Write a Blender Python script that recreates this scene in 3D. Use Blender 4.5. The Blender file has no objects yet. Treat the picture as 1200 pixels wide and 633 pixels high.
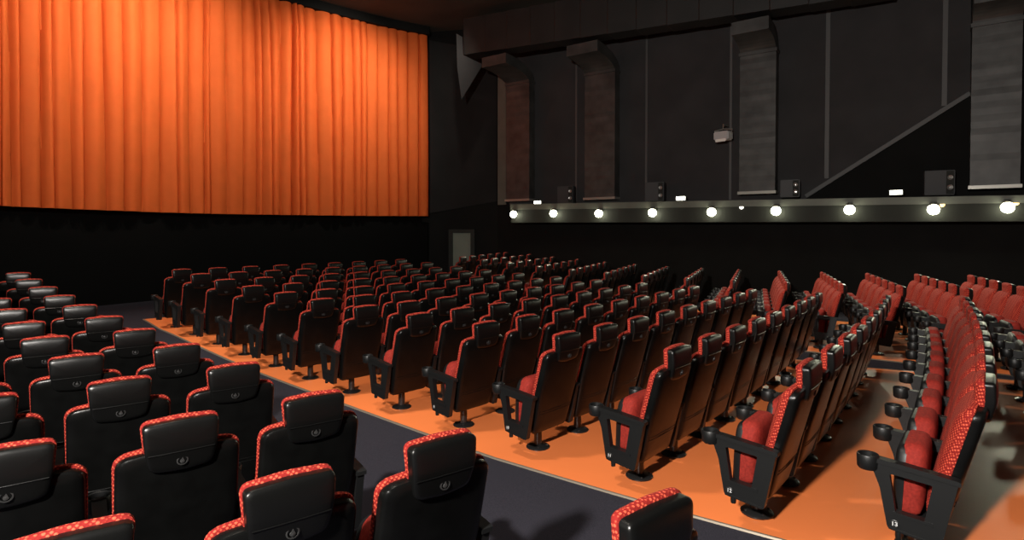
import bpy, bmesh, math, random
from mathutils import Vector, Matrix

random.seed(7)
sc = bpy.context.scene
C = sc.collection
PI = math.pi
FOCAL, VC, PITCH = 680.0, 285.85, math.radians(1.2)
HEAD = 1.05          # top of a headrest above the floor
SEAT_PITCH = 0.60
EYE = 0.873 + HEAD

ROWS = {  # row: (x, y, angle) under the head of its first seat; 1.. middle block, 101.. side wall block, 201.. near block
    1: (-5.812, 10.206, 0.8048),
    2: (-5.152, 9.601, 0.7901),
    3: (-4.461, 9.016, 0.7801),
    4: (-3.768, 8.428, 0.7924),
    5: (-3.068, 7.851, 0.7992),
    6: (-2.386, 7.262, 0.7941),
    7: (-1.687, 6.667, 0.8037),
    8: (-0.979, 6.090, 0.8103),
    9: (-0.253, 5.513, 0.8172),
    10: (0.457, 4.916, 0.8257),
    11: (1.219, 4.278, 0.8480),
    12: (1.894, 3.667, 0.8680),
    13: (2.600, 3.176, 0.8808),
    101: (-1.326, 15.582, 1.1831),
    102: (-0.725, 14.883, 1.1410),
    103: (-0.048, 14.219, 1.1435),
    104: (0.628, 13.535, 1.1554),
    105: (1.325, 12.840, 1.1657),
    106: (1.984, 12.143, 1.1692),
    107: (2.619, 11.474, 1.1636),
    108: (3.271, 10.843, 1.1661),
    109: (3.941, 10.333, 1.1651),
    110: (4.679, 9.873, 1.1713),
    111: (5.297, 9.300, 1.1690),
    112: (5.830, 8.690, 1.1564),
    113: (6.347, 8.102, 1.1425),
    114: (6.873, 7.528, 1.1350),
    201: (-7.936, 9.313, 0.5990),
    202: (-7.142, 8.565, 0.6046),
    203: (-6.390, 7.895, 0.6102),
    204: (-5.615, 7.189, 0.6158),
    205: (-4.838, 6.483, 0.6213),
    206: (-4.045, 5.740, 0.6269),
    207: (-3.290, 5.045, 0.6325),
    208: (-2.540, 4.385, 0.6381),
    209: (-1.800, 3.735, 0.6437),
    210: (-1.046, 3.034, 0.6493),
    211: (-0.299, 2.387, 0.6548),
    212: (0.430, 1.777, 0.6604),
}
HEAD_DROP = [0.643, 0.705, 0.756, 0.804, 0.839, 0.855, 0.864, 0.873, 0.872, 0.861, 0.867, 0.832, 0.792, 0.752]

# ------------------------------------------------------------------ helpers
def link(o, parent=None):
    C.objects.link(o)
    if parent is not None:
        o.parent = parent
    return o

def tag(o, label=None, cat=None, group=None, kind=None):
    if label: o['label'] = label
    if cat: o['category'] = cat
    if group: o['group'] = group
    if kind: o['kind'] = kind
    return o

def empty(name, loc=(0, 0, 0), rz=0.0):
    o = bpy.data.objects.new(name, None)
    o.empty_display_size = 0.1
    o.location = loc
    o.rotation_euler = (0, 0, rz)
    return link(o)

def obj(name, bm, mat, parent=None, smooth=True, loc=None, rz=None):
    me = bpy.data.meshes.new(name)
    bmesh.ops.recalc_face_normals(bm, faces=bm.faces[:])
    bm.to_mesh(me)
    bm.free()
    if smooth:
        for p in me.polygons:
            p.use_smooth = True
        try:
            me.set_sharp_from_angle(angle=math.radians(38))
        except Exception:
            pass
    for m in (mat if isinstance(mat, (list, tuple)) else [mat]):
        me.materials.append(m)
    o = bpy.data.objects.new(name, me)
    if loc is not None: o.location = loc
    if rz is not None: o.rotation_euler = (0, 0, rz)
    return link(o, parent)

def structure(name, bm, mat, smooth=False):
    return tag(obj(name, bm, mat, None, smooth), kind='structure')

def box(bm, x0, x1, y0, y1, z0, z1, bev=0.0, mi=0):
    r = bmesh.ops.create_cube(bm, size=1.0)
    vs = r['verts']
    for v in vs:
        v.co = Vector(((x0 + x1) / 2 + v.co.x * (x1 - x0), (y0 + y1) / 2 + v.co.y * (y1 - y0), (z0 + z1) / 2 + v.co.z * (z1 - z0)))
    es = list({e for v in vs for e in v.link_edges})
    fs = {f for v in vs for f in v.link_faces}
    if bev > 0:
        bmesh.ops.bevel(bm, geom=es, offset=bev, segments=2, affect='EDGES')
    for f in fs:
        if f.is_valid: f.material_index = mi
    return vs

def lathe(bm, prof, n=20, c=(0, 0, 0), axis='Z', cap=True):
    """profile of (radius, height) turned about an axis"""
    rings = []
    for r, h in prof:
        ring = []
        for i in range(n):
            a = 2 * PI * i / n
            p = (r * math.cos(a), r * math.sin(a), h)
            if axis == 'Y': p = (p[0], p[2], p[1])
            if axis == 'X': p = (p[2], p[0], p[1])
            ring.append(bm.verts.new((c[0] + p[0], c[1] + p[1], c[2] + p[2])))
        rings.append(ring)
    for a, b in zip(rings, rings[1:]):
        for i in range(n):
            bm.faces.new((a[i], a[(i + 1) % n], b[(i + 1) % n], b[i]))
    if cap:
        bm.faces.new(rings[0]); bm.faces.new(rings[-1])

def tube(bm, pts, r, n=8):
    pts = [Vector(p) for p in pts]
    rings = []
    for i, p in enumerate(pts):
        d = (pts[min(i + 1, len(pts) - 1)] - pts[max(i - 1, 0)]).normalized()
        up = Vector((0, 0, 1)) if abs(d.z) < 0.9 else Vector((1, 0, 0))
        a = d.cross(up).normalized(); b = d.cross(a)
        rings.append([bm.verts.new(p + r * (math.cos(2 * PI * k / n) * a + math.sin(2 * PI * k / n) * b)) for k in range(n)])
    for A, B in zip(rings, rings[1:]):
        for k in range(n):
            bm.faces.new((A[k], A[(k + 1) % n], B[(k + 1) % n], B[k]))
    bm.faces.new(rings[0]); bm.faces.new(rings[-1])

def prism(bm, pts, off):
    """polygon of 3D points pushed along the vector off"""
    off = Vector(off)
    a = [bm.verts.new(p) for p in pts]
    b = [bm.verts.new(Vector(p) + off) for p in pts]
    n = len(a)
    bm.faces.new(a); bm.faces.new(b[::-1])
    for i in range(n):
        bm.faces.new((a[i], a[(i + 1) % n], b[(i + 1) % n], b[i]))

def outline(corners, seg=6):
    """closed 2D outline from (x, z, radius) corners, counter-clockwise"""
    n = len(corners); out = []
    for i in range(n):
        p = Vector(corners[i][:2]); r = corners[i][2]
        a = (Vector(corners[i - 1][:2]) - p); b = (Vector(corners[(i + 1) % n][:2]) - p)
        la, lb = a.length, b.length
        a.normalize(); b.normalize()
        if r <= 0:
            out.append(p); continue
        ang = a.angle(b)
        d = min(r / math.tan(ang / 2), la * .49, lb * .49)
        p0, p1 = p + a * d, p + b * d
        for k in range(seg + 1):
            t = k / seg
            out.append((p0 * (1 - t) + p * t) * (1 - t) + (p * (1 - t) + p1 * t) * t)
    return out

def inset(poly, d):
    n = len(poly); out = []
    for i in range(n):
        a = poly[(i - 1) % n]; b = poly[(i + 1) % n]
        t = (b - a)
        if t.length < 1e-9: out.append(poly[i]); continue
        t.normalize()
        nrm = Vector((-t.y, t.x))
        out.append(poly[i] + nrm * d)
    return out

def slab(bm, poly, layers, yf, front=(), back=()):
    """rounded slab: outline in x-z, layers of (inset, depth), depth measured forward from the surface yf(x, z);
    front and back close it with rings of (scale, depth) shrinking towards the middle"""
    n = len(poly)
    cen = sum((Vector(p) for p in poly), Vector((0, 0))) / n
    def ring(q, dep):
        return [bm.verts.new((p.x, yf(p.x, p.y) + dep, p.y)) for p in q]
    def scaled(q, k): return [cen + (p - cen) * k for p in q]
    q0, q1 = inset(poly, layers[0][0]), inset(poly, layers[-1][0])
    rings = [ring(scaled(q0, k), dep) for k, dep in reversed(back)]
    rings += [ring(inset(poly, d), dep) for d, dep in layers]
    rings += [ring(scaled(q1, k), dep) for k, dep in front]
    for a, b in zip(rings, rings[1:]):
        for i in range(n):
            bm.faces.new((a[i], a[(i + 1) % n], b[(i + 1) % n], b[i]))
    for r, dep in ((rings[0], back[-1][1] if back else layers[0][1]), (rings[-1], front[-1][1] if front else layers[-1][1])):
        c = bm.verts.new((cen.x, yf(cen.x, cen.y) + dep, cen.y))
        for i in range(n):
            bm.faces.new((r[i], r[(i + 1) % n], c))

# ------------------------------------------------------------------ materials
def mat(name, col, rough=0.5, metal=0.0, noise=None, bump=None, coat=0.0, spec=None):
    """noise = (scale, amount) of colour mottling; bump = (scale, strength)"""
    m = bpy.data.materials.new(name); m.use_nodes = True
    nt = m.node_tree; b = nt.nodes['Principled BSDF']
    b.inputs['Base Color'].default_value = (*col, 1)
    b.inputs['Roughness'].default_value = rough
    b.inputs['Metallic'].default_value = metal
    if coat: b.inputs['Coat Weight'].default_value = coat; b.inputs['Coat Roughness'].default_value = .12
    if spec is not None: b.inputs['Specular IOR Level'].default_value = spec
    tc = nt.nodes.new('ShaderNodeTexCoord')
    if noise:
        n = nt.nodes.new('ShaderNodeTexNoise'); n.inputs['Scale'].default_value = noise[0]; n.inputs['Detail'].default_value = 6
        r = nt.nodes.new('ShaderNodeValToRGB')
        r.color_ramp.elements[0].position = .3; r.color_ramp.elements[1].position = .7
        r.color_ramp.elements[0].color = (*[c * (1 - noise[1]) for c in col], 1)
        r.color_ramp.elements[1].color = (*[min(1, c * (1 + noise[1])) for c in col], 1)
        nt.links.new(tc.outputs['Object'], n.inputs['Vector']); nt.links.new(n.outputs['Fac'], r.inputs['Fac'])
        nt.links.new(r.outputs['Color'], b.inputs['Base Color'])
    if bump:
        n = nt.nodes.new('ShaderNodeTexNoise'); n.inputs['Scale'].default_value = bump[0]; n.inputs['Detail'].default_value = 4
        bp = nt.nodes.new('ShaderNodeBump'); bp.inputs['Strength'].default_value = bump[1]; bp.inputs['Distance'].default_value = .01
        nt.links.new(tc.outputs['Object'], n.inputs['Vector']); nt.links.new(n.outputs['Fac'], bp.inputs['Height'])
        nt.links.new(bp.outputs['Normal'], b.inputs['Normal'])
    return m

def fabric(name, dark, light, scale):
    m = bpy.data.materials.new(name); m.use_nodes = True
    nt = m.node_tree; b = nt.nodes['Principled BSDF']
    b.inputs['Roughness'].default_value = .85
    b.inputs["Specular IOR Level"].default_value = .2
    tc = nt.nodes.new('ShaderNodeTexCoord')
    mp = nt.nodes.new('ShaderNodeMapping'); mp.inputs['Rotation'].default_value = (0.5, .785, 0.35)
    v = nt.nodes.new('ShaderNodeTexVoronoi'); v.inputs['Scale'].default_value = scale; v.inputs['Randomness'].default_value = .05
    r = nt.nodes.new('ShaderNodeValToRGB')
    r.color_ramp.elements[0].position = .30; r.color_ramp.elements[1].position = .46
    r.color_ramp.elements[0].color = (*light, 1); r.color_ramp.elements[1].color = (*dark, 1)
    bp = nt.nodes.new('ShaderNodeBump'); bp.inputs['Strength'].default_value = .4; bp.inputs['Distance'].default_value = .004; bp.invert = True
    L = nt.links.new
    L(tc.outputs['Object'], mp.inputs['Vector']); L(mp.outputs['Vector'], v.inputs['Vector'])
    L(v.outputs['Distance'], r.inputs['Fac']); L(r.outputs['Color'], b.inputs['Base Color'])
    L(v.outputs['Distance'], bp.inputs['Height']); L(bp.outputs['Normal'], b.inputs['Normal'])
    return m

def emit(name, col, strength):
    m = bpy.data.materials.new(name); m.use_nodes = True
    b = m.node_tree.nodes['Principled BSDF']
    b.inputs['Base Color'].default_value = (*col, 1)
    b.inputs['Emission Color'].default_value = (*col, 1)
    b.inputs['Emission Strength'].default_value = strength
    return m

M = dict(
    shell=mat('black_shell_plastic', (.0030, .0031, .0030), .28, noise=(9, .25), bump=(420, .08), spec=.20),
    head=mat('black_headrest_vinyl', (.0030, .0031, .0030), .31, bump=(500, .06), spec=.34),
    frame=mat('charcoal_plastic', (.0055, .0058, .006), .44, bump=(300, .06), spec=.4),
    metal=mat('black_powdercoat', (.012, .012, .012), .28),
    emblem=mat('grey_emblem', (.022, .022, .022), .35),
    fabric=fabric('red_woven_fabric', (.18, .009, .007), (.58, .085, .043), 76),
    fabric2=mat('red_velour', (.22, .018, .012), .8, noise=(60, .25), bump=(300, .15), spec=.2),
    plate=mat('plate_black', (.01, .01, .01), .4),
    number=mat('plate_white', (.55, .55, .55), .5),
    vinyl=mat('orange_vinyl', (.82, .215, .062), .40, noise=(.9, .06), bump=(60, .02)),
    carpet=mat('charcoal_carpet', (.027, .026, .035), .95, noise=(160, .35), bump=(260, .5), spec=.1),
    edging=mat('aluminium_edging', (.26, .22, .17), .45, metal=.5),
    wall=mat('matt_black_wall', (.0045, .0045, .0042), .85, noise=(2, .2), spec=.15),
    skirt=mat('black_skirting', (.0008, .0008, .0008), .9, noise=(2, .2), spec=.1),
    corner=mat('black_side_masking', (.013, .0125, .0125), .9, noise=(1.2, .15), spec=.15),
    panel=mat('dark_grey_fabric_panel', (.032, .031, .032), .9, noise=(1.2, .15), bump=(90, .1), spec=.2),
    trim=mat('grey_trim', (.06, .06, .06), .6),
    strip=mat('grey_ledge', (.085, .09, .075), .6, noise=(3, .1)),
    fascia=mat('dark_fascia', (.006, .007, .005), .8, noise=(3, .2)),
    ceiling=mat('dark_ceiling', (.05, .046, .038), .9, noise=(1, .15), spec=.2),
    duct=mat('dark_foil_duct', (.052, .051, .049), .5, metal=.3, noise=(2.5, .35), bump=(3, .15)),
    ductd=mat('black_duct', (.010, .0095, .009), .6, noise=(2, .3), bump=(3, .1)),
    lip=mat('bright_metal_lip', (.30, .29, .26), .4, metal=.5),
    box=mat('speaker_black', (.022, .022, .024), .6, bump=(120, .1)),
    cone=mat('speaker_metal', (.35, .35, .34), .3, metal=.7),
    curtain=mat('orange_curtain_cloth', (.82, .165, .033), .75, noise=(3, .03), bump=(220, .05), spec=.2),
    door=mat('pale_grey_door', (.12, .135, .11), .7, noise=(1.5, .1)),
    lamp=mat('lamp_housing', (.10, .10, .09), .4, metal=.4),
    bulb=emit('halogen_glow', (1.0, 1.0, .72), 24),
    silver=mat('silver_paint', (.42, .42, .42), .4),
    lens=mat('frosted_lens', (.75, .75, .7), .4),
    sign=emit('lit_sign', (1.0, .98, .85), 5),
    amber=emit('amber_glow', (1.0, .62, .25), 1.6),
)

# ------------------------------------------------------------------ where things stand
def pitch_of(k): return -0.61 if k > 200 else SEAT_PITCH
KAP = {0: 0.0192, 1: 0.0005, 2: 0.0}
def row_seats(k, n):
    x, y, t = ROWS[k]
    p = pitch_of(k); kap = KAP[k // 100]
    out = [(x - .024, y - .019, t) if k == 12 else (x, y, t)]
    for j in range(1, n):
        t2 = t + kap * p
        x += p * math.cos((t + t2) / 2); y += p * math.sin((t + t2) / 2); t = t2
        out.append((x, y, t))
    return out
def level(i):
    return EYE - (HEAD_DROP[min(i, 14) - 1] + HEAD)

SEATS = []       # (block, row, index, count, x, y, angle)
for i in range(1, 14):
    s = row_seats(i, 9)
    SEATS += [('central', i, j, 9, *a) for j, a in enumerate(s)]
for i in range(1, 15):
    s = row_seats(100 + i, 6)
    SEATS += [('side', i, j, 6, *a) for j, a in enumerate(s)]
NEAR = {1: 2, 2: 2, 3: 3, 4: 3, 5: 3, 6: 3, 7: 3, 8: 3, 9: 3, 10: 3, 11: 3, 12: 1}
for i, n in NEAR.items():
    s = row_seats(200 + i, n)
    SEATS += [('near', i, j, n, *a) for j, a in enumerate(s)]
r14 = (2 * ROWS[13][0] - ROWS[12][0], 2 * ROWS[13][1] - ROWS[12][1], ROWS[13][2] + .012)
ROWS[14] = r14
SEATS += [('central', 14, j, 9, *a) for j, a in enumerate(row_seats(14, 9))]
KN = [(s[4], s[5], level(s[1])) for s in SEATS][::2]
def ground(x, y):
    sw = sz = 0.0
    dm = min((x - a) ** 2 + (y - b) ** 2 for a, b, z in KN)
    for a, b, z in KN:
        d = (x - a) ** 2 + (y - b) ** 2 - dm
        if d < 20:
            w = math.exp(-d / 1.6)
            sw += w; sz += w * z
    return sz / sw

def ray(u, v):
    dx, dh = (u - 600) / FOCAL, (VC - v) / FOCAL
    c, s = math.cos(PITCH), math.sin(PITCH)
    return Vector((dx, c + dh * s, -s + dh * c))
EYEP = Vector((0, 0, EYE))

class Wall:
    """vertical plane: point p, direction d along it; n points into the room"""
    def __init__(self, p, ang):
        self.p = Vector((p[0], p[1], 0)); self.d = Vector((math.cos(ang), math.sin(ang), 0))
        self.n = Vector((self.d.y, -self.d.x, 0))
        if self.n.dot(-self.p) < 0: self.n = -self.n
    def off(self, d):
        w = Wall.__new__(Wall); w.p = self.p + self.n * d; w.d = self.d; w.n = self.n; return w
    def hit(self, u, v):
        r = ray(u, v)
        t = (self.p - EYEP).dot(self.n) / r.dot(self.n)
        return EYEP + r * t
    def s(self, P): return (P - self.p).dot(self.d)
    def at(self, s, z): q = self.p + self.d * s; return Vector((q.x, q.y, z))

SIDE = Wall((.36, 19.13), math.radians(144))
CEIL = 8.85

# curtain line: starts at its right end and bends round the stage
def curtain_line(off=0.0, s1=12.0, ds=0.02):
    r = ray(500, 150); q = r * (20.0 / r.y)
    x, y, s = q.x, q.y, 0.0
    out = []
    while s <= s1 + 1e-6:
        t = math.radians(30.5 + 3.35 * s)
        nx, ny = math.sin(t), -math.cos(t)          # towards the audience
        out.append((x + nx * off, y + ny * off, s, nx, ny))
        x -= math.cos(t) * ds; y -= math.sin(t) * ds; s += ds
    return out
CL = curtain_line()

# ------------------------------------------------------------------ floors
def grid_strip(bm, A, B, n, dz):
    """sheet between two polylines A and B laid on the ground"""
    rows = []
    for a, b in zip(A, B):
        rows.append([bm.verts.new((a[0] + (b[0] - a[0]) * k / n, a[1] + (b[1] - a[1]) * k / n,
                    ground(a[0] + (b[0] - a[0]) * k / n, a[1] + (b[1] - a[1]) * k / n) + dz)) for k in range(n + 1)])
    for r0, r1 in zip(rows, rows[1:]):
        for k in range(n):
            bm.faces.new((r0[k], r0[k + 1], r1[k + 1], r1[k]))

def resample(P, n):
    L = [0]
    for a, b in zip(P, P[1:]): L.append(L[-1] + math.dist(a, b))
    out = []
    for i in range(n + 1):
        t = L[-1] * i / n; j = 0
        while j < len(L) - 2 and L[j + 1] < t: j += 1
        f = (t - L[j]) / max(1e-9, L[j + 1] - L[j])
        out.append(tuple(P[j][k] + (P[j + 1][k] - P[j][k]) * f for k in range(2)))
    return out

bm = bmesh.new()
x0, x1, y0, y1, st = -15.0, 20.0, -9.0, 22.0, .5
nx, ny = int((x1 - x0) / st), int((y1 - y0) / st)
G = [[bm.verts.new((x0 + i * st, y0 + j * st, ground(x0 + i * st, y0 + j * st))) for i in range(nx + 1)] for j in range(ny + 1)]
for j in range(ny):
    for i in range(nx):
        bm.faces.new((G[j][i], G[j][i + 1], G[j + 1][i + 1], G[j + 1][i]))
structure('floor', bm, M['carpet'], True)

def ground_hit(u, v):
    r = ray(u, v); t = 1.0
    for _ in range(40):
        P = EYEP + r * t
        t += (P.z - ground(P.x, P.y)) / -r.z * .8 if r.z < 0 else 0
    P = EYEP + r * t
    return (P.x, P.y)
def frame_of(i, j, k=0):
    s = row_seats(k + i, j + 1)[j]
    return Vector((s[0], s[1])), Vector((math.cos(s[2]), math.sin(s[2]))), Vector((-math.sin(s[2]), math.cos(s[2])))

EDGE = [ground_hit(*q) for q in ((168, 374.5), (187, 386), (267, 422), (400, 473), (577, 537), (753, 589), (912, 633))]
d = Vector(EDGE[-1]) - Vector(EDGE[-2]); d.normalize()
EDGE += [tuple(Vector(EDGE[-1]) + d * 1.2), tuple(Vector(EDGE[-1]) + d * 4.5)]
RIGHT = []
p, t, n = frame_of(1, 8); RIGHT.append(tuple(p + t * .46 + n * 1.0))
for i in range(1, 15):
    p, t, n = frame_of(i, 8); RIGHT.append(tuple(p + t * .46 + n * .3))
RIGHT.append(tuple(p + t * .46 - n * 3.0))
SIDEL, SIDER = [], []
p, t, n = frame_of(1, 0, 100); q, t2, n2 = frame_of(1, 5, 100)
SIDEL.append(tuple(p - t * .46 + n * .8)); SIDER.append(tuple(q + t2 * .5 + n2 * .4))
for i in range(1, 15):
    p, t, n = frame_of(i, 0, 100); SIDEL.append(tuple(p - t * .46 + n * .25))
    q, t2, n2 = frame_of(i, 5, 100); SIDER.append(tuple(q + t2 * .6 + n2 * .25))
SIDEL.append(tuple(p - t * .46 - n * 3.0)); SIDER.append(tuple(q + t2 * .6 - n2 * 3.0))
NEARR, NEARL = [], []
for i in range(1, 13):
    p, t, n = frame_of(i, 0, 200); NEARR.append(tuple(p + t * .22 + n * .2)); NEARL.append(tuple(p - t * 5.2 + n * .2))
def floor_sheet(name, A, B, na, nb):
    bm = bmesh.new(); grid_strip(bm, resample(A, na), resample(B, na), nb, .007)
    structure(name, bm, M['vinyl'], True)
floor_sheet('floor_central_vinyl', EDGE, RIGHT, 60, 24)
floor_sheet('floor_side_vinyl', SIDEL, SIDER, 60, 14)
def edging(name, P, n=60):
    bm = bmesh.new()
    P = resample(P, n); prev = None
    for i, a in enumerate(P):
        b = P[min(i + 1, n)]; c = P[max(i - 1, 0)]
        d = Vector((b[0] - c[0], b[1] - c[1])).normalized(); w = Vector((-d.y, d.x)) * .013
        z = ground(*a)
        pts = [(a[0] + w.x, a[1] + w.y, z), (a[0] + w.x * .6, a[1] + w.y * .6, z + .012), (a[0] - w.x * .6, a[1] - w.y * .6, z + .012), (a[0] - w.x, a[1] - w.y, z)]
        cur = [bm.verts.new(q) for q in pts]
        if prev:
            for k in range(3): bm.faces.new((prev[k], prev[k + 1], cur[k + 1], cur[k]))
        prev = cur
    structure(name, bm, M['edging'])
edging('trim_1', EDGE); edging('trim_2', RIGHT); edging('trim_3', SIDEL)

# ------------------------------------------------------------------ walls and ceiling
bm = bmesh.new()
c1 = SIDE.at(SIDE.s(SIDE.hit(583, 200)), 0)                       # far end of the side wall
wl = SIDE.s(c1)
prism(bm, [SIDE.at(-19, -.6), SIDE.at(wl, -.6), SIDE.at(wl, CEIL + .1), SIDE.at(-19, CEIL + .1)], SIDE.n * -.15)
structure('wall_right', bm, M['wall'])
# curved front wall behind the curtain, then the splayed piece to the side wall
bm = bmesh.new()
FL = curtain_line(-.45, 14.5, .25)
prev = None
for x, y, s, a, b in FL:
    cur = [bm.verts.new((x, y, -.6)), bm.verts.new((x, y, CEIL + .1))]
    if prev: bm.faces.new((prev[0], cur[0], cur[1], prev[1]))
    prev = cur
structure('wall_front', bm, M['skirt'], True)
# black skirt wall below the curtain, closer to the seats
bm = bmesh.new(); prev = None
for x, y, s, a, b in curtain_line(.06, 14.0, .25):
    zt = EYE + .33
    cur = [bm.verts.new((x, y, -.6)), bm.verts.new((x, y, zt)), bm.verts.new((x - a * .3, y - b * .3, zt))]
    if prev:
        for k in range(2): bm.faces.new((prev[k], cur[k], cur[k + 1], prev[k + 1]))
    prev = cur
structure('wall_front_skirt', bm, M['skirt'], True)
P0 = Vector((FL[0][0], FL[0][1], 0))
dv = Vector((c1.x, c1.y, 0)) - P0
SPL = Wall((P0.x, P0.y), math.atan2(dv.y, dv.x))
bm = bmesh.new()
prism(bm, [SPL.at(-.2, -.6), SPL.at(dv.length + .15, -.6), SPL.at(dv.length + .15, CEIL + .1), SPL.at(-.2, CEIL + .1)], SPL.n * -.15)
structure('wall_corner', bm, M['wall'])
S4 = SPL.off(.03)
bm = bmesh.new()
pts = [S4.hit(503, 250), S4.hit(582, 236), S4.hit(582, 62), S4.hit(503, 47)]
prism(bm, pts, SPL.n * -.04)
structure('wall_corner_panel', bm, M['corner'])
# doorway in the corner
bm = bmesh.new()
a, b = S4.hit(531, 273), S4.hit(552, 273)
zf = ground(a.x, a.y)
sa, sb, zt = S4.s(a), S4.s(b), a.z
prism(bm, [S4.at(sa, zf), S4.at(sb, zf), S4.at(sb, zt), S4.at(sa, zt)], SPL.n * .02)
structure('door_1', bm, M['door'])
bm = bmesh.new()
for s0, s1, z0, z1 in ((sa - .14, sa, zf, zt + .12), (sb, sb + .14, zf, zt + .12), (sa, sb, zt, zt + .12)):
    prism(bm, [S4.at(s0, z0), S4.at(s1, z0), S4.at(s1, z1), S4.at(s0, z1)], SPL.n * .07)
structure('door_1_frame', bm, M['fascia'])
# left and back walls, outside the frame
bm = bmesh.new()
prism(bm, [(-13.6, -9, -.6), (-13.3, 10.5, -.6), (-13.3, 10.5, CEIL + .1), (-13.6, -9, CEIL + .1)], (-.15, 0, 0))
structure('wall_left', bm, M['wall'])
bm = bmesh.new()
prism(bm, [(-13.7, -8.8, -.6), (19.8, -8.8, -.6), (19.8, -8.8, CEIL + .1), (-13.7, -8.8, CEIL + .1)], (0, -.15, 0))
structure('wall_back', bm, M['wall'])
bm = bmesh.new()
prism(bm, [(-15, -9, CEIL), (20, -9, CEIL), (20, 22, CEIL), (-15, 22, CEIL)], (0, 0, .15))
structure('ceiling', bm, M['ceiling'])

# ------------------------------------------------------------------ right wall fittings
ntrim = [3]
def trim(bm, m, smooth=False):
    ntrim[0] += 1
    return structure('trim_%d' % ntrim[0], bm, m, smooth)
W3 = SIDE.off(.62)
# fascia ledge along the wall
def ledge_z(u, v): return W3.hit(u, v)
A0, A1 = W3.hit(599, 261), W3.hit(1188, 259.5)
B0, B1 = W3.hit(599, 246), W3.hit(1188, 238)
T0, T1 = W3.hit(599, 239.5), W3.hit(1188, 229)
def ext(P, Q, s):                                           # extend the line P-Q along the wall
    sp, sq = W3.s(P), W3.s(Q); f = (s - sp) / (sq - sp); return P + (Q - P) * f
sE = -18.0; sL = W3.s(A0)
bm = bmesh.new()
prism(bm, [A0, ext(A0, A1, sE), ext(B0, B1, sE), B0], SIDE.n * -.55)
tag(obj('fascia', bm, M['fascia'], None, False), kind='structure').name = 'trim_4'
ntrim[0] = 4
bm = bmesh.new()
f = SIDE.n * .05
prism(bm, [B0 + f, ext(B0, B1, sE) + f, ext(T0, T1, sE) + f, T0 + f], SIDE.n * -.60)
trim(bm, M['strip'])
# grey panels above the ledge, cut by the sloping edge
W1 = SIDE.off(.07)
zl = lambda u: W1.hit(u, 236)
pp = [W1.hit(597, 240), W1.hit(940, 236), W1.hit(1137, 108), W1.hit(1139, -120), W1.hit(597, 30)]
bm = bmesh.new(); prism(bm, pp, SIDE.n * -.06)
structure('wall_right_panel', bm, M['panel'])
W2 = SIDE.off(.085)
def bar(wall, q0, q1, wpx, m, thick=.03):
    P, Q = wall.hit(*q0), wall.hit(*q1)
    d = (Q - P).normalized(); w = d.cross(wall.n).normalized() * wpx
    bm = bmesh.new(); prism(bm, [P - w, Q - w, Q + w, P + w], wall.n * -thick)
    return trim(bm, m)
def vbar(u0, v0, v1, half, m=None):
    P = W2.hit(u0, v0); Q = W2.hit(u0, v1); s = W2.s(P)
    bm = bmesh.new(); prism(bm, [W2.at(s - half, P.z), W2.at(s + half, P.z), W2.at(s + half, Q.z), W2.at(s - half, Q.z)], SIDE.n * -.03)
    trim(bm, m or M['trim'])
vbar(675, 236, 60, .03); vbar(757, 236, 35, .03); vbar(855.5, 234, 15, .03); vbar(968.5, 209, -60, .045); vbar(1106.5, 124, -80, .045)
bar(W2, (944, 230), (1137, 109), .045, M['trim'])
vbar(588, 240, 74, .17, M['strip'])

# big horizontal duct under the ceiling
fz = 7.04
def at_z(u, v, z):
    r = ray(u, v); return EYEP + r * ((z - EYE) / r.z)
D0, D1 = at_z(543, 64, fz + .45), at_z(950, 4, fz)
dd = (D1 - D0); D2 = D0 + dd * 1.16
back = Vector((-dd.y, dd.x, 0)).normalized()
if back.y < 0: back = -back
up0, up1 = 1.15, 1.0
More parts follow.
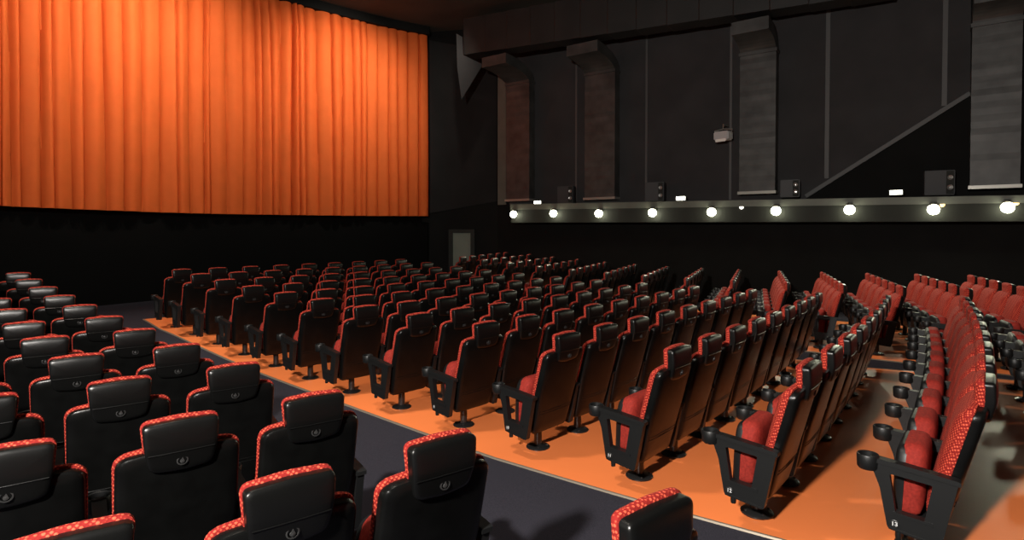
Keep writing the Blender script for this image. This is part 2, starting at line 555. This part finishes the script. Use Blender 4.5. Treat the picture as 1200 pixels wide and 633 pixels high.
# vertical air ducts hung down the wall
def air_duct(uc, vt, vb, wpx, label, m, lean=0.0):
    W = SIDE.off(.40)
    a, b = W.hit(uc - wpx / 2, vb), W.hit(uc + wpx / 2, vb)
    s0, s1 = W.s(a), W.s(b)
    zb = (a.z + b.z) / 2
    sc_ = (s0 + s1) / 2; w = abs(s1 - s0)
    Q = W.at(sc_, 0) - SIDE.n * .16
    e1, e2 = Vector((D0.x, D0.y)), Vector((dd.x, dd.y)).normalized()
    m_ = Vector((-e2.y, e2.x)); g = (e1 - Vector((Q.x, Q.y))).dot(m_) / Vector((SIDE.n.x, SIDE.n.y)).dot(m_)
    R_ = Vector((Q.x, Q.y)) + Vector((SIDE.n.x, SIDE.n.y)) * g
    zd = D0.z + dd.z * (R_ - e1).dot(e2) / math.hypot(dd.x, dd.y)
    reach = g - .02
    zt = zd - .72 if vt > -40 else W.hit(uc, vt).z
    root = empty('air_duct', W.at(sc_, zb) - SIDE.n * .16, math.atan2(SIDE.d.y, SIDE.d.x))
    tag(root, label, 'air duct', 'vertical air ducts on the side wall')
    sg = 1 if Vector((-SIDE.d.y, SIDE.d.x, 0)).dot(SIDE.n) > 0 else -1
    H = zt - zb
    bm = bmesh.new(); rnd = random.Random(int(uc))
    n = int(H / .13); prev = None
    for i in range(n + 1):
        z = H * i / n
        k = .0 if i % 2 else rnd.uniform(.0, .009)
        pts = [(-w / 2 - k * .4, -.155 * 1), (w / 2 + k * .4, -.155), (w / 2 + k * .4, .15 + k), (-w / 2 - k * .4, .15 + k + rnd.uniform(0, .004))]
        cur = [bm.verts.new((p[0], sg * p[1], z)) for p in pts]
        if prev:
            for q in range(4): bm.faces.new((prev[q], prev[(q + 1) % 4], cur[(q + 1) % 4], cur[q]))
        else: bm.faces.new(cur)
        prev = cur
    bm.faces.new(prev)
    obj('duct_sleeve', bm, m, root, False)
    bm = bmesh.new(); box(bm, -w / 2 - .03, w / 2 + .03, min(sg * -.16, sg * .20), max(sg * -.16, sg * .20), -.05, .02)
    obj('end_lip', bm, M['lip'] if m is not M['ductd'] else M['strip'], root, False)
    bm = bmesh.new(); box(bm, -w / 2 - .025, w / 2 + .025, min(sg * -.165, sg * .19), max(sg * -.165, sg * .19), H - .05, H + .03)
    obj('collar', bm, m, root, False)
    if reach > .3:                                           # bend reaching out to the big duct
        bm = bmesh.new(); prev = None
        for k in range(9):
            f = k / 8; a0 = f * PI / 2
            cy, cz = reach * (1 - math.cos(a0)), H + .42 * math.sin(a0)
            ty, tz = math.sin(a0) * reach, .42 * math.cos(a0); l = math.hypot(ty, tz); ty, tz = ty / l, tz / l
            q = [(-w / 2, cy - tz * .15, cz + ty * .15), (w / 2, cy - tz * .15, cz + ty * .15), (w / 2, cy + tz * .15, cz - ty * .15), (-w / 2, cy + tz * .15, cz - ty * .15)]
            cur = [bm.verts.new((p[0], sg * p[1], p[2])) for p in q]
            if prev:
                for j in range(4): bm.faces.new((prev[j], prev[(j + 1) % 4], cur[(j + 1) % 4], cur[j]))
            else: bm.faces.new(cur)
            prev = cur
        bm.faces.new(prev)
        obj('elbow', bm, m, root, False)
air_duct(606.5, 84, 234, 27, 'dark brownish foil air duct nearest the curtain, first along the side wall', M['duct'])
air_duct(702.5, 62, 232, 35, 'dark foil air duct hanging second along the side wall from the curtain', M['duct'])
air_duct(887, 30, 225, 42, 'grey crinkled foil air duct beside the little stage lamp on the wall', M['duct'])
air_duct(1166, -30, 218, 59, 'wide pale grey air duct to the right of the sloping wall edge', M['duct'])

bm = bmesh.new(); N = 14; prev = None
for i in range(N + 1):
    P = D0 + (D2 - D0) * i / N
    k = .0
    for kk in (0, 1):
        o = .015 if kk else 0
        q = [P + back * -o + Vector((0, 0, -o)), P + back * (.55 + o) + Vector((0, 0, -o)), P + back * (.55 + o) + Vector((0, 0, 1.1 + o)), P + back * -o + Vector((0, 0, 1.1 + o))]
        q = [v + (D2 - D0).normalized() * (.03 * kk) for v in q]
        cur = [bm.verts.new(v) for v in q]
        if prev:
            for j in range(4): bm.faces.new((prev[j], prev[(j + 1) % 4], cur[(j + 1) % 4], cur[j]))
        else: bm.faces.new(cur)
        prev = cur
bm.faces.new(prev)
o = obj('ventilation_duct', bm, M['ductd'], None, False)
tag(o, 'long square black ventilation duct running under the ceiling above the side wall', 'ventilation duct')
# angled deflector hanging at the duct end
bm = bmesh.new()
Y1 = D0.y - .02
def at_y(u, v, y):
    r = ray(u, v); return EYEP + r * (y / r.y)
prism(bm, [at_y(535, 40, Y1), at_y(542, 44, Y1), at_y(543, 65, Y1), at_y(566, 76, Y1), at_y(541, 117, Y1), at_y(536, 80, Y1)], (0, -.05, 0))
tag(obj('deflector_plate', bm, M['panel'], None, False), 'grey three-cornered plate hanging from the end of the ventilation duct', 'plate')

# wall lamps on the fascia
LAMPS = []
def wall_lamp(P, label, rz, seen=True):
    root = empty('wall_lamp', P, rz)
    tag(root, label, 'wall lamp', 'halogen lamps along the side wall ledge')
    bm = bmesh.new()
    lathe(bm, [(.045, .10), (.075, .07), (.085, -.02), (.078, -.02), (.06, .03)], 18, (0, .12, 0))
    box(bm, -.02, .02, .0, .10, .03, .07, .004)
    obj('lamp_housing', bm, M['lamp'], root)
    bm = bmesh.new()
    bmesh.ops.create_icosphere(bm, subdivisions=3, radius=.11, matrix=Matrix.Translation((0, .15, -.06)))
    obj('bulb', bm, M['bulb'], root)
ords = ['first', 'second', 'third', 'fourth', 'fifth', 'sixth', 'seventh', 'eighth', 'ninth', 'tenth', 'eleventh', 'twelfth', 'thirteenth', 'fourteenth']
RZ = math.atan2(SIDE.n.y, SIDE.n.x) - PI / 2
for i, (u, v) in enumerate(((605, 249), (651.5, 248), (704.5, 248), (767, 247), (836, 246), (911, 244.5), (996.5, 243), (1094, 242.5), (1180, 240))):
    P = W3.hit(u, v); LAMPS.append(P)
    near = ['at the end nearest the curtain', 'below the first small speaker from the curtain', 'under the second air duct', 'below the second small speaker from the curtain',
            'between the stage lamp and the second speaker', 'below the third small speaker', 'under the sloping wall edge', 'below the last small speaker, beside an amber dot', 'under the widest air duct'][i]
    wall_lamp(P, 'bright halogen lamp on the wall ledge, ' + near, RZ)

# surround speakers standing on the ledge
def speaker(u, vb, label, s=.52, turn=.12):
    P = SIDE.off(.38).hit(u, vb)
    root = empty('surround_speaker', P, RZ + turn)
    tag(root, label, 'speaker', 'small surround speakers on the wall ledge')
    bm = bmesh.new(); box(bm, -s / 2, s / 2, -.10, .12, 0, s, .012); obj('cabinet', bm, M['box'], root)
    bm = bmesh.new(); box(bm, -s * .5 + .02, -s * .5 + .15, .12, .135, .02, s - .02, .004); obj('baffle', bm, M['fascia'], root)
    bm = bmesh.new(); lathe(bm, [(.05, .135), (.046, .150), (.02, .140), (.012, .148)], 18, (-s * .5 + .085, 0, s * .70), 'Y'); obj('tweeter', bm, M['cone'], root)
    bm = bmesh.new(); lathe(bm, [(.055, .135), (.050, .148), (.02, .137), (.018, .145)], 18, (-s * .5 + .085, 0, s * .30), 'Y'); obj('woofer', bm, M['cone'], root)
speaker(664, 238.5, 'small black speaker on the ledge between the first two air ducts')
speaker(768, 236, 'small black speaker on the ledge between the second air duct and the stage lamp')
speaker(926, 231.5, 'small black speaker on the ledge at the foot of the sloping edge', .42)
speaker(1100, 229, 'small grey-lit speaker on the ledge in the black triangle beside the widest duct')
# lit signs and dots
def sign(u, v, w, h, label):
    P = W3.hit(u, v)
    root = empty('emergency_light', P - Vector((0, 0, h / 2)), RZ)
    tag(root, label, 'emergency light', 'small white emergency lights on the ledge')
    bm = bmesh.new(); box(bm, -w / 2 - .015, w / 2 + .015, -.10, -.02, 0, h, .006); obj('case', bm, M['strip'], root)
    bm = bmesh.new(); box(bm, -w / 2, w / 2, -.02, 0, .012, h - .012, .004); obj('lit_panel', bm, M['sign'], root)
sign(629.5, 237.5, .25, .125, 'small lit white box on the ledge beside the first air duct')
sign(797.5, 232.5, .24, .12, 'small lit white box on the ledge right of the second speaker')
sign(1050, 225.5, .23, .115, 'small lit white box on the ledge inside the black triangle')
for u, v, m, lab in ((869, 243, 'sign', 'tiny white indicator dot on the fascia under the crinkled air duct'), (1104.5, 240, 'amber', 'amber dot on the fascia beside the lamp under the last speaker'), (1191, 238, 'amber', 'amber dot at the frame edge beside the lamp under the widest duct')):
    bm = bmesh.new(); lathe(bm, [(.045, 0), (.045, .02), (.03, .035)], 16, (0, 0, 0), 'Y')
    o = obj('indicator_lamp', bm, M[m], None, True, W3.hit(u, v), RZ); tag(o, lab, 'indicator lamp')
# little stage lamp on the wall
P = SIDE.off(.46).hit(847.5, 159)
root = empty('stage_lamp', P, RZ - .2); tag(root, 'small silvery stage lamp on a bracket high on the side wall', 'stage lamp')
bm = bmesh.new(); box(bm, -.20, .20, -.14, .14, -.12, .10, .03)
for k in range(5): box(bm, -.17, .17, .135, .15, -.10 + .04 * k, -.085 + .04 * k)
obj('lamp_body', bm, M['silver'], root)
bm = bmesh.new(); box(bm, -.15, .13, .14, .17, -.17, -.10, .01); obj('lens', bm, M['lens'], root)
bm = bmesh.new(); tube(bm, [(-.23, 0, .02), (-.23, 0, .14), (0, 0, .17), (.23, 0, .14), (.23, 0, .02)], .014); obj('yoke', bm, M['lip'], root)
bm = bmesh.new(); tube(bm, [(0, 0, .16), (0, 0, .28), (.02, -.27, .28)], .018); obj('bracket', bm, M['lip'], root)

# ------------------------------------------------------------------ the curtain
bm = bmesh.new()
rnd = random.Random(11)
S1 = 11.75
edges_ = [0.0]
while edges_[-1] < S1 + 1: edges_.append(edges_[-1] + rnd.choice((.18, .24, .29, .34, .38, .44)))
depth = [rnd.uniform(.35, 1.0) for _ in edges_]
drift = [rnd.uniform(-.06, .06) for _ in edges_]
sharp = [rnd.uniform(.24, .55) for _ in edges_]
def fold(s, h):
    e = [q + drift[i] * (h - .5) * (1 if i else 0) for i, q in enumerate(edges_)]
    j = 0
    while j < len(e) - 2 and e[j + 1] < s: j += 1
    f = (s - e[j]) / (e[j + 1] - e[j]); f = min(max(f, 0), 1)
    d = (depth[j] * (1 - f) + depth[min(j + 1, len(depth) - 1)] * f)
    base = math.sin(PI * f) ** sharp[j]
    return .34 * d * base + .012 * math.sin(17 * s + 2 * h) + .02 * math.sin(2.1 * s + 5 * h)
HZ = [0, .02, .06, .12, .2, .3, .4, .5, .6, .7, .8, .9, .97, 1.0]
hem = [(-60, 238), (7, 242), (80, 245.3), (127, 247), (213, 250), (277, 251.3), (350, 252.3), (397, 253), (500, 253.5), (520, 253.5)]
def lerp(T, s):
    for (a, b), (c, d_) in zip(T, T[1:]):
        if s <= c: return b + (d_ - b) * (s - a) / (c - a)
    return T[-1][1]
cols = []
for x, y, s, nx_, ny_ in curtain_line(0, S1, .018):
    u = 600 + FOCAL * x / y
    r0 = ray(u, lerp(hem, u)); zb = EYE + r0.z * y / r0.y
    r0 = ray(500, 43.5); zt = EYE + r0.z * 20.0 / r0.y
    col = []
    for h in HZ:
        k = fold(s, h) + .05
        if h > .9: k *= .8
        col.append(bm.verts.new((x + nx_ * k, y + ny_ * k, zb + (zt - zb) * h)))
    cols.append(col)
for a, b in zip(cols, cols[1:]):
    for k in range(len(HZ) - 1):
        bm.faces.new((a[k], b[k], b[k + 1], a[k + 1]))
bmesh.ops.solidify(bm, geom=bm.faces[:], thickness=.006)
cur = obj('stage_curtain', bm, M['curtain'])
tag(cur, 'tall pleated orange curtain drawn across the curved cinema screen', 'curtain')
# dark pelmet track above the curtain
bm = bmesh.new(); prev = None
for x, y, s, a, b in curtain_line(0, 13, .2):
    r0 = ray(500, 43.5); zt = EYE + r0.z * 20.0 / r0.y
    q = [(x - a * .1, y - b * .1, zt), (x + a * .3, y + b * .3, zt), (x + a * .3, y + b * .3, CEIL), (x - a * .1, y - b * .1, CEIL)]
    curv = [bm.verts.new(v) for v in q]
    if prev:
        for k in range(4): bm.faces.new((prev[k], prev[(k + 1) % 4], curv[(k + 1) % 4], curv[k]))
    prev = curv
trim(bm, M['wall'])

# ------------------------------------------------------------------ the seat
SEAT_H = 1.15       # the seat is drawn 1.15 high, then brought to HEAD
def yrear(x, z): return -.07 + .237 * (SEAT_H - z) + .20 * x * x
def yhead(x, z): return yrear(x, z) + 1.5 * max(0, z - .985) ** 2
def part_meshes():
    P = {}
    bm = bmesh.new()                                        # moulded black back
    o = outline([(-.215, .205, .05), (.215, .205, .05), (.245, .60, .5), (.243, .985, .10), (.12, 1.0, .3), (-.12, 1.0, .3), (-.243, .985, .10), (-.245, .60, .5)], 8)
    slab(bm, o, [(.018, .003), (.005, .012), (0, .026), (0, .055)], yrear, [(.6, .055), (.25, .055)], [(.85, 0), (.6, 0), (.3, 0)])
    for z in (.40, .425):                                   # two moulded ribs
        tube(bm, [(x, yrear(x, z) + .001, z) for x in [-.2 + .04 * k for k in range(11)]], .004, 6)
    P['back_shell'] = (bm, 'shell')
    bm = bmesh.new()                                        # red back cushion, bulging forward
    o = outline([(-.20, .28, .06), (.20, .28, .06), (.243, .62, .5), (.246, .993, .10), (.12, 1.012, .3), (-.12, 1.012, .3), (-.246, .993, .10), (-.243, .62, .5)], 8)
    slab(bm, o, [(.01, .050), (-.003, .056), (-.006, .070), (-.001, .086), (.018, .102)], yrear, [(.86, .122), (.66, .136), (.4, .142), (.15, .142)], [(.6, .05), (.2, .05)])
    P['back_cushion'] = (bm, 'fabric')
    bm = bmesh.new()                                        # headrest back
    o = outline([(-.122, .90, .05), (0, .885, .4), (.122, .90, .05), (.140, 1.0, .6), (.148, 1.142, .028), (0, 1.150, .5), (-.148, 1.142, .028), (-.140, 1.0, .6)], 7)
    slab(bm, o, [(.006, -.017), (.001, -.012), (0, -.004), (0, .030)], yhead, [(.6, .03), (.2, .03)], [(.90, -.019), (.78, -.020), (.6, -.020), (.4, -.020), (.2, -.020)])
    tube(bm, [(x, yhead(x, .995) - .0205, .995) for x in [-.128 + .032 * k for k in range(9)]], .0028, 6)
    P['headrest_shell'] = (bm, 'head')
    bm = bmesh.new()                                        # small raised drop emblem
    y = yrear(0, .945) - .0215
    lathe(bm, [(.024, y + .006), (.024, y - .001), (.019, y - .002), (.0185, y + .003)], 16, (0, 0, .945), 'Y', False)
    lathe(bm, [(.011, y + .004), (.0095, y - .003), (.003, y - .005)], 12, (0, 0, .941), 'Y')
    prism(bm, [(-.008, y, .944), (.008, y, .944), (.001, y, .962)], (0, -.004, 0))
    P['emblem'] = (bm, 'emblem')
    bm = bmesh.new()                                        # headrest pad
    o = outline([(-.135, .97, .04), (.135, .97, .04), (.150, 1.148, .035), (0, 1.160, .5), (-.150, 1.148, .035)], 7)
    slab(bm, o, [(.006, .024), (-.003, .029), (-.005, .042), (.000, .056), (.012, .068)], yhead, [(.80, .078), (.55, .083), (.25, .084)], [(.6, .024), (.2, .024)])
    P['headrest_pad'] = (bm, 'fabric')
    bm = bmesh.new()                                        # tipped-up seat: cushion behind, pan in front
    yb = lambda x, z: .285 + .05 * (.7 - z) - .035 * (1 - (x / .21) ** 2) * (1 - min(1, abs(z - .5) / .25) ** 2) * 0
    o = outline([(-.20, .27, .05), (.20, .27, .05), (.212, .60, .3), (.17, .705, .10), (-.17, .705, .10), (-.212, .60, .3)], 8)
    slab(bm, o, [(.018, -.038), (.004, -.02), (0, .0), (0, .05), (.010, .062)], yb, [(.6, .062), (.2, .062)], [(.82, -.050), (.55, -.056), (.25, -.058)])
    P['seat_cushion'] = (bm, 'fabric2')
    bm = bmesh.new()
    o = outline([(-.205, .24, .05), (.205, .24, .05), (.216, .58, .3), (.18, .690, .09), (-.18, .690, .09), (-.216, .58, .3)], 8)
    slab(bm, o, [(0, .045), (0, .075), (.01, .088)], yb, [(.8, .098), (.5, .102), (.2, .102)], [(.6, .045), (.2, .045)])
    P['seat_pan'] = (bm, 'frame')
    bm = bmesh.new()                                        # floor pedestal
    lathe(bm, [(.105, 0), (.105, .008), (.095, .018), (.05, .024), (.036, .03), (.034, .22), (.05, .24), (.05, .27)], 20, (-.01, .30, 0))
    for k in range(4):
        a = PI / 4 + k * PI / 2
        lathe(bm, [(.009, .014), (.009, .026), (.004, .028)], 8, (-.01 + .08 * math.cos(a), .30 + .08 * math.sin(a), 0))
    box(bm, -.22, .22, .24, .35, .225, .262, .008)
    P['pedestal'] = (bm, 'metal')
    bm = bmesh.new()                                        # arm panel with its window
    o1 = outline([(.095, .572, .01), (.165, .185, .02), (.405, .215, .03), (.445, .46, .2), (.478, .555, .02), (.478, .612, .01)], 4)
    i1 = outline([(.205, .535, .01), (.240, .305, .015), (.368, .318, .02), (.400, .552, .012)], 4)
    vo = [bm.verts.new((-.022, p.x, p.y)) for p in o1]; vi = [bm.verts.new((-.022, p.x, p.y)) for p in i1]
    es = [bm.edges.new((v[k], v[(k + 1) % len(v)])) for v in (vo, vi) for k in range(len(v))]
    r = bmesh.ops.triangle_fill(bm, edges=es, use_beauty=True)
    fs = [g for g in r['geom'] if isinstance(g, bmesh.types.BMFace)]
    ex = bmesh.ops.extrude_face_region(bm, geom=fs)
    bmesh.ops.translate(bm, verts=[g for g in ex['geom'] if isinstance(g, bmesh.types.BMVert)], vec=(.044, 0, 0))
    prism(bm, [(-.030, y, z) for y, z in ((.085, .565), (.49, .606), (.49, .634), (.30, .618), (.10, .594), (.085, .588))], (.060, 0, 0))   # arm top
    prism(bm, [(-.027, y, z) for y, z in ((.20, .296), (.38, .310), (.38, .328), (.20, .314))], (.054, 0, 0))       # ledge under the window
    prism(bm, [(-.026, y, z) for y, z in ((.17, .190), (.40, .218), (.40, .228), (.17, .200))], (.052, 0, 0))
    lathe(bm, [(.016, .165), (.018, .185), (.016, .215)], 10, (0, .355, 0))   # glide
    P['armrest'] = (bm, 'frame')
    bm = bmesh.new()
    lathe(bm, [(.030, .552), (.046, .550), (.054, .562), (.057, .634), (.053, .641), (.046, .637), (.043, .575), (.01, .570)], 22, (0, .505, 0))
    P['cup_holder'] = (bm, 'frame')
    bm = bmesh.new()
    lathe(bm, [(.024, -.0235), (.024, -.0265), (.0215, -.0275), (.0205, -.0262)], 20, (0, .372, .255), 'X')
    P['number_plate'] = (bm, 'plate')
    return P

# meshes are built once and shared by every seat
PM = {}
for nm, (bm, mk) in part_meshes().items():
    me = bpy.data.meshes.new(nm)
    wide = 1.045 if nm in ('back_shell', 'back_cushion', 'headrest_shell', 'headrest_pad', 'seat_cushion', 'seat_pan') else 1.0
    bmesh.ops.scale(bm, vec=(wide, 1, HEAD / SEAT_H), verts=bm.verts[:])
    bmesh.ops.recalc_face_normals(bm, faces=bm.faces[:])
    bm.to_mesh(me); bm.free()
    for p in me.polygons: p.use_smooth = True
    me.set_sharp_from_angle(angle=math.radians(40))
    me.materials.append(M[mk])
    PM[nm] = me
def number_mesh(i):
    cu = bpy.data.curves.new('row_number', 'FONT')
    cu.body = str(i); cu.size = .032; cu.align_x = 'CENTER'; cu.align_y = 'CENTER'; cu.extrude = .0008; cu.offset = .0006
    t = bpy.data.objects.new('row_number', cu); C.objects.link(t)
    bpy.context.view_layer.update()
    me = bpy.data.meshes.new_from_object(t.evaluated_get(bpy.context.evaluated_depsgraph_get()))
    bpy.data.objects.remove(t); bpy.data.curves.remove(cu)
    me.materials.clear(); me.materials.append(M['number'])
    return me

def part(nm, parent, x=0.0):
    o = bpy.data.objects.new(nm, PM[nm])
    o.location = (x, 0, 0)
    return link(o, parent)

def build_seat():
    root = empty('cinema_seat')
    for nm in ('back_shell', 'back_cushion', 'headrest_pad', 'seat_cushion', 'seat_pan', 'pedestal'):
        part(nm, root)
    h = part('headrest_shell', root); part('emblem', h)
    a = part('armrest', root, -SEAT_PITCH / 2); part('cup_holder', a)
    return root
proto = build_seat()
def copy_seat(src):
    r = src.copy(); C.objects.link(r)
    for ch in src.children:
        c = ch.copy(); C.objects.link(c); c.parent = r
        for g in ch.children:
            q = g.copy(); C.objects.link(q); q.parent = c
    return r
wn = ['aisle-end', 'second', 'third', 'fourth', 'fifth', 'sixth', 'seventh', 'eighth', 'ninth']
def seat_label(block, i, j, n):
    rowname = 'row numbered %d' % i if (block == 'central' and i in (12, 13)) else '%s row from the curtain' % ords[i - 1]
    if block == 'central':
        a = 'red and black seat at the carpeted aisle end' if j == 0 else 'red and black seat, %s from the carpeted aisle' % wn[j]
        return '%s, %s, middle block' % (a, rowname)
    if block == 'side':
        a = 'red cinema seat on the dark aisle' if j == 0 else 'red cinema seat by the wall' if j == n - 1 else 'red cinema seat, %s from the aisle' % wn[j]
        return '%s, %s, side wall block' % (a, rowname)
    a = 'black-backed seat beside the carpeted aisle' if j == 0 else 'black-backed seat, %s from the carpeted aisle' % wn[j]
    return '%s, %s, near block' % (a, rowname)
groups = {'central': 'red seats of the middle block', 'side': 'red seats of the side wall block', 'near': 'seats of the near block'}
first = True
for block, i, j, n, x, y, t in SEATS:
    s = proto if first else copy_seat(proto)
    first = False
    s.location = (x, y, ground(x, y) + (.007))
    s.rotation_euler = (0, 0, t)
    tag(s, seat_label(block, i, j, n), 'cinema seat', groups[block])
    if (block != 'near' and j == n - 1) or (block == 'near' and j == 0):
        a = part('armrest', s, SEAT_PITCH / 2); part('cup_holder', a)
    if block == 'central' and j == 0 and i >= 9:
        a = [c for c in s.children if c.name.startswith('armrest')][0]
        part('number_plate', a)
        q = bpy.data.objects.new('row_number', number_mesh(i)); link(q, a)
        q.location = (-.0272, .372, .255 * HEAD / SEAT_H)
        q.rotation_euler = (PI / 2, 0, -PI / 2)

# ------------------------------------------------------------------ light
def lamp(kind, loc, target=None, power=100, col=(1, 1, 1), size=.1, angle=60, blend=1.0, name='lamp'):
    L = bpy.data.lights.new(name, kind); L.energy = power; L.color = col
    if kind == 'SPOT': L.spot_size = math.radians(angle); L.spot_blend = blend
    if kind in ('SPOT', 'POINT'): L.shadow_soft_size = size
    if kind == 'AREA': L.shape = 'DISK'; L.size = size
    o = bpy.data.objects.new(name, L); C.objects.link(o); o.location = loc
    if target is not None:
        o.rotation_euler = (Vector(target) - Vector(loc)).to_track_quat('-Z', 'Y').to_euler()
    return o
GREENISH = (1.0, 1.0, .74); WARM = (1.0, .88, .74)
for P in LAMPS + [W3.at(W3.s(LAMPS[-1]) - 1.6, LAMPS[-1].z), W3.at(W3.s(LAMPS[-1]) - 3.2, LAMPS[-1].z)]:
    q = P + SIDE.n * .29 + Vector((0, 0, -.06))
    lamp('SPOT', q, q + SIDE.n * 2 + Vector((0, 0, -1.5)), 60, GREENISH, .07, 150, .7)
for k in range(10):                                          # the same lamps along the opposite wall
    lamp('POINT', (-12.9, -6.5 + 1.5 * k, 2.75), None, 30, GREENISH, .08)
# floods on the curtain
for s, pw in ((.8, .2), (3.1, 1.15), (5.7, .3), (8.0, .8), (10.0, .95), (11.6, .1)):
    q = min(CL, key=lambda c: abs(c[2] - s))
    lamp('SPOT', (q[0] + q[3] * 4.0, q[1] + q[4] * 4.0, 8.5), (q[0], q[1], 6.0), 1500 * pw, WARM, .12, 84, 1.0)
# fill spots at ceiling height, unseen, added to brighten the seats and floor
for x, y, tx, ty, pw, an in ((-2.6, 3.6, .8, 5.0, .40, 56), (-4.2, 3.4, -3.4, 7.2, .75, 52), (-8.2, 6.5, -5.9, 10.2, .75, 50), (.8, 10.5, 6.6, 9.6, .75, 52)):
    lamp('SPOT', (x, y, 8.5), (tx, ty, 0), 3000 * pw, WARM, .30, an, 1.0)
# the work light standing behind the camera, to its left
lamp('POINT', (-1.95, -1.2, 3.75), None, 3500, (1.0, .94, .87), .14)

w = bpy.data.worlds.new('World'); sc.world = w; w.use_nodes = True
w.node_tree.nodes['Background'].inputs['Color'].default_value = (.9, .95, 1, 1)
w.node_tree.nodes['Background'].inputs['Strength'].default_value = .0

# ------------------------------------------------------------------ camera
cam = bpy.data.cameras.new('Camera'); cam.sensor_fit = 'HORIZONTAL'; cam.sensor_width = 36
cam.lens = FOCAL / 1200 * 36
cam.shift_y = (VC - 316.5) / 1200
cam.clip_start = .05; cam.clip_end = 100
co = bpy.data.objects.new('Camera', cam); C.objects.link(co)
co.location = EYEP; co.rotation_euler = (PI / 2 - PITCH, 0, 0)
sc.camera = co
sc.view_settings.view_transform = 'Standard'
sc.view_settings.look = 'None'
sc.view_settings.gamma = 1.0
sc.view_settings.use_curve_mapping = False
sc.view_settings.exposure = 0.0
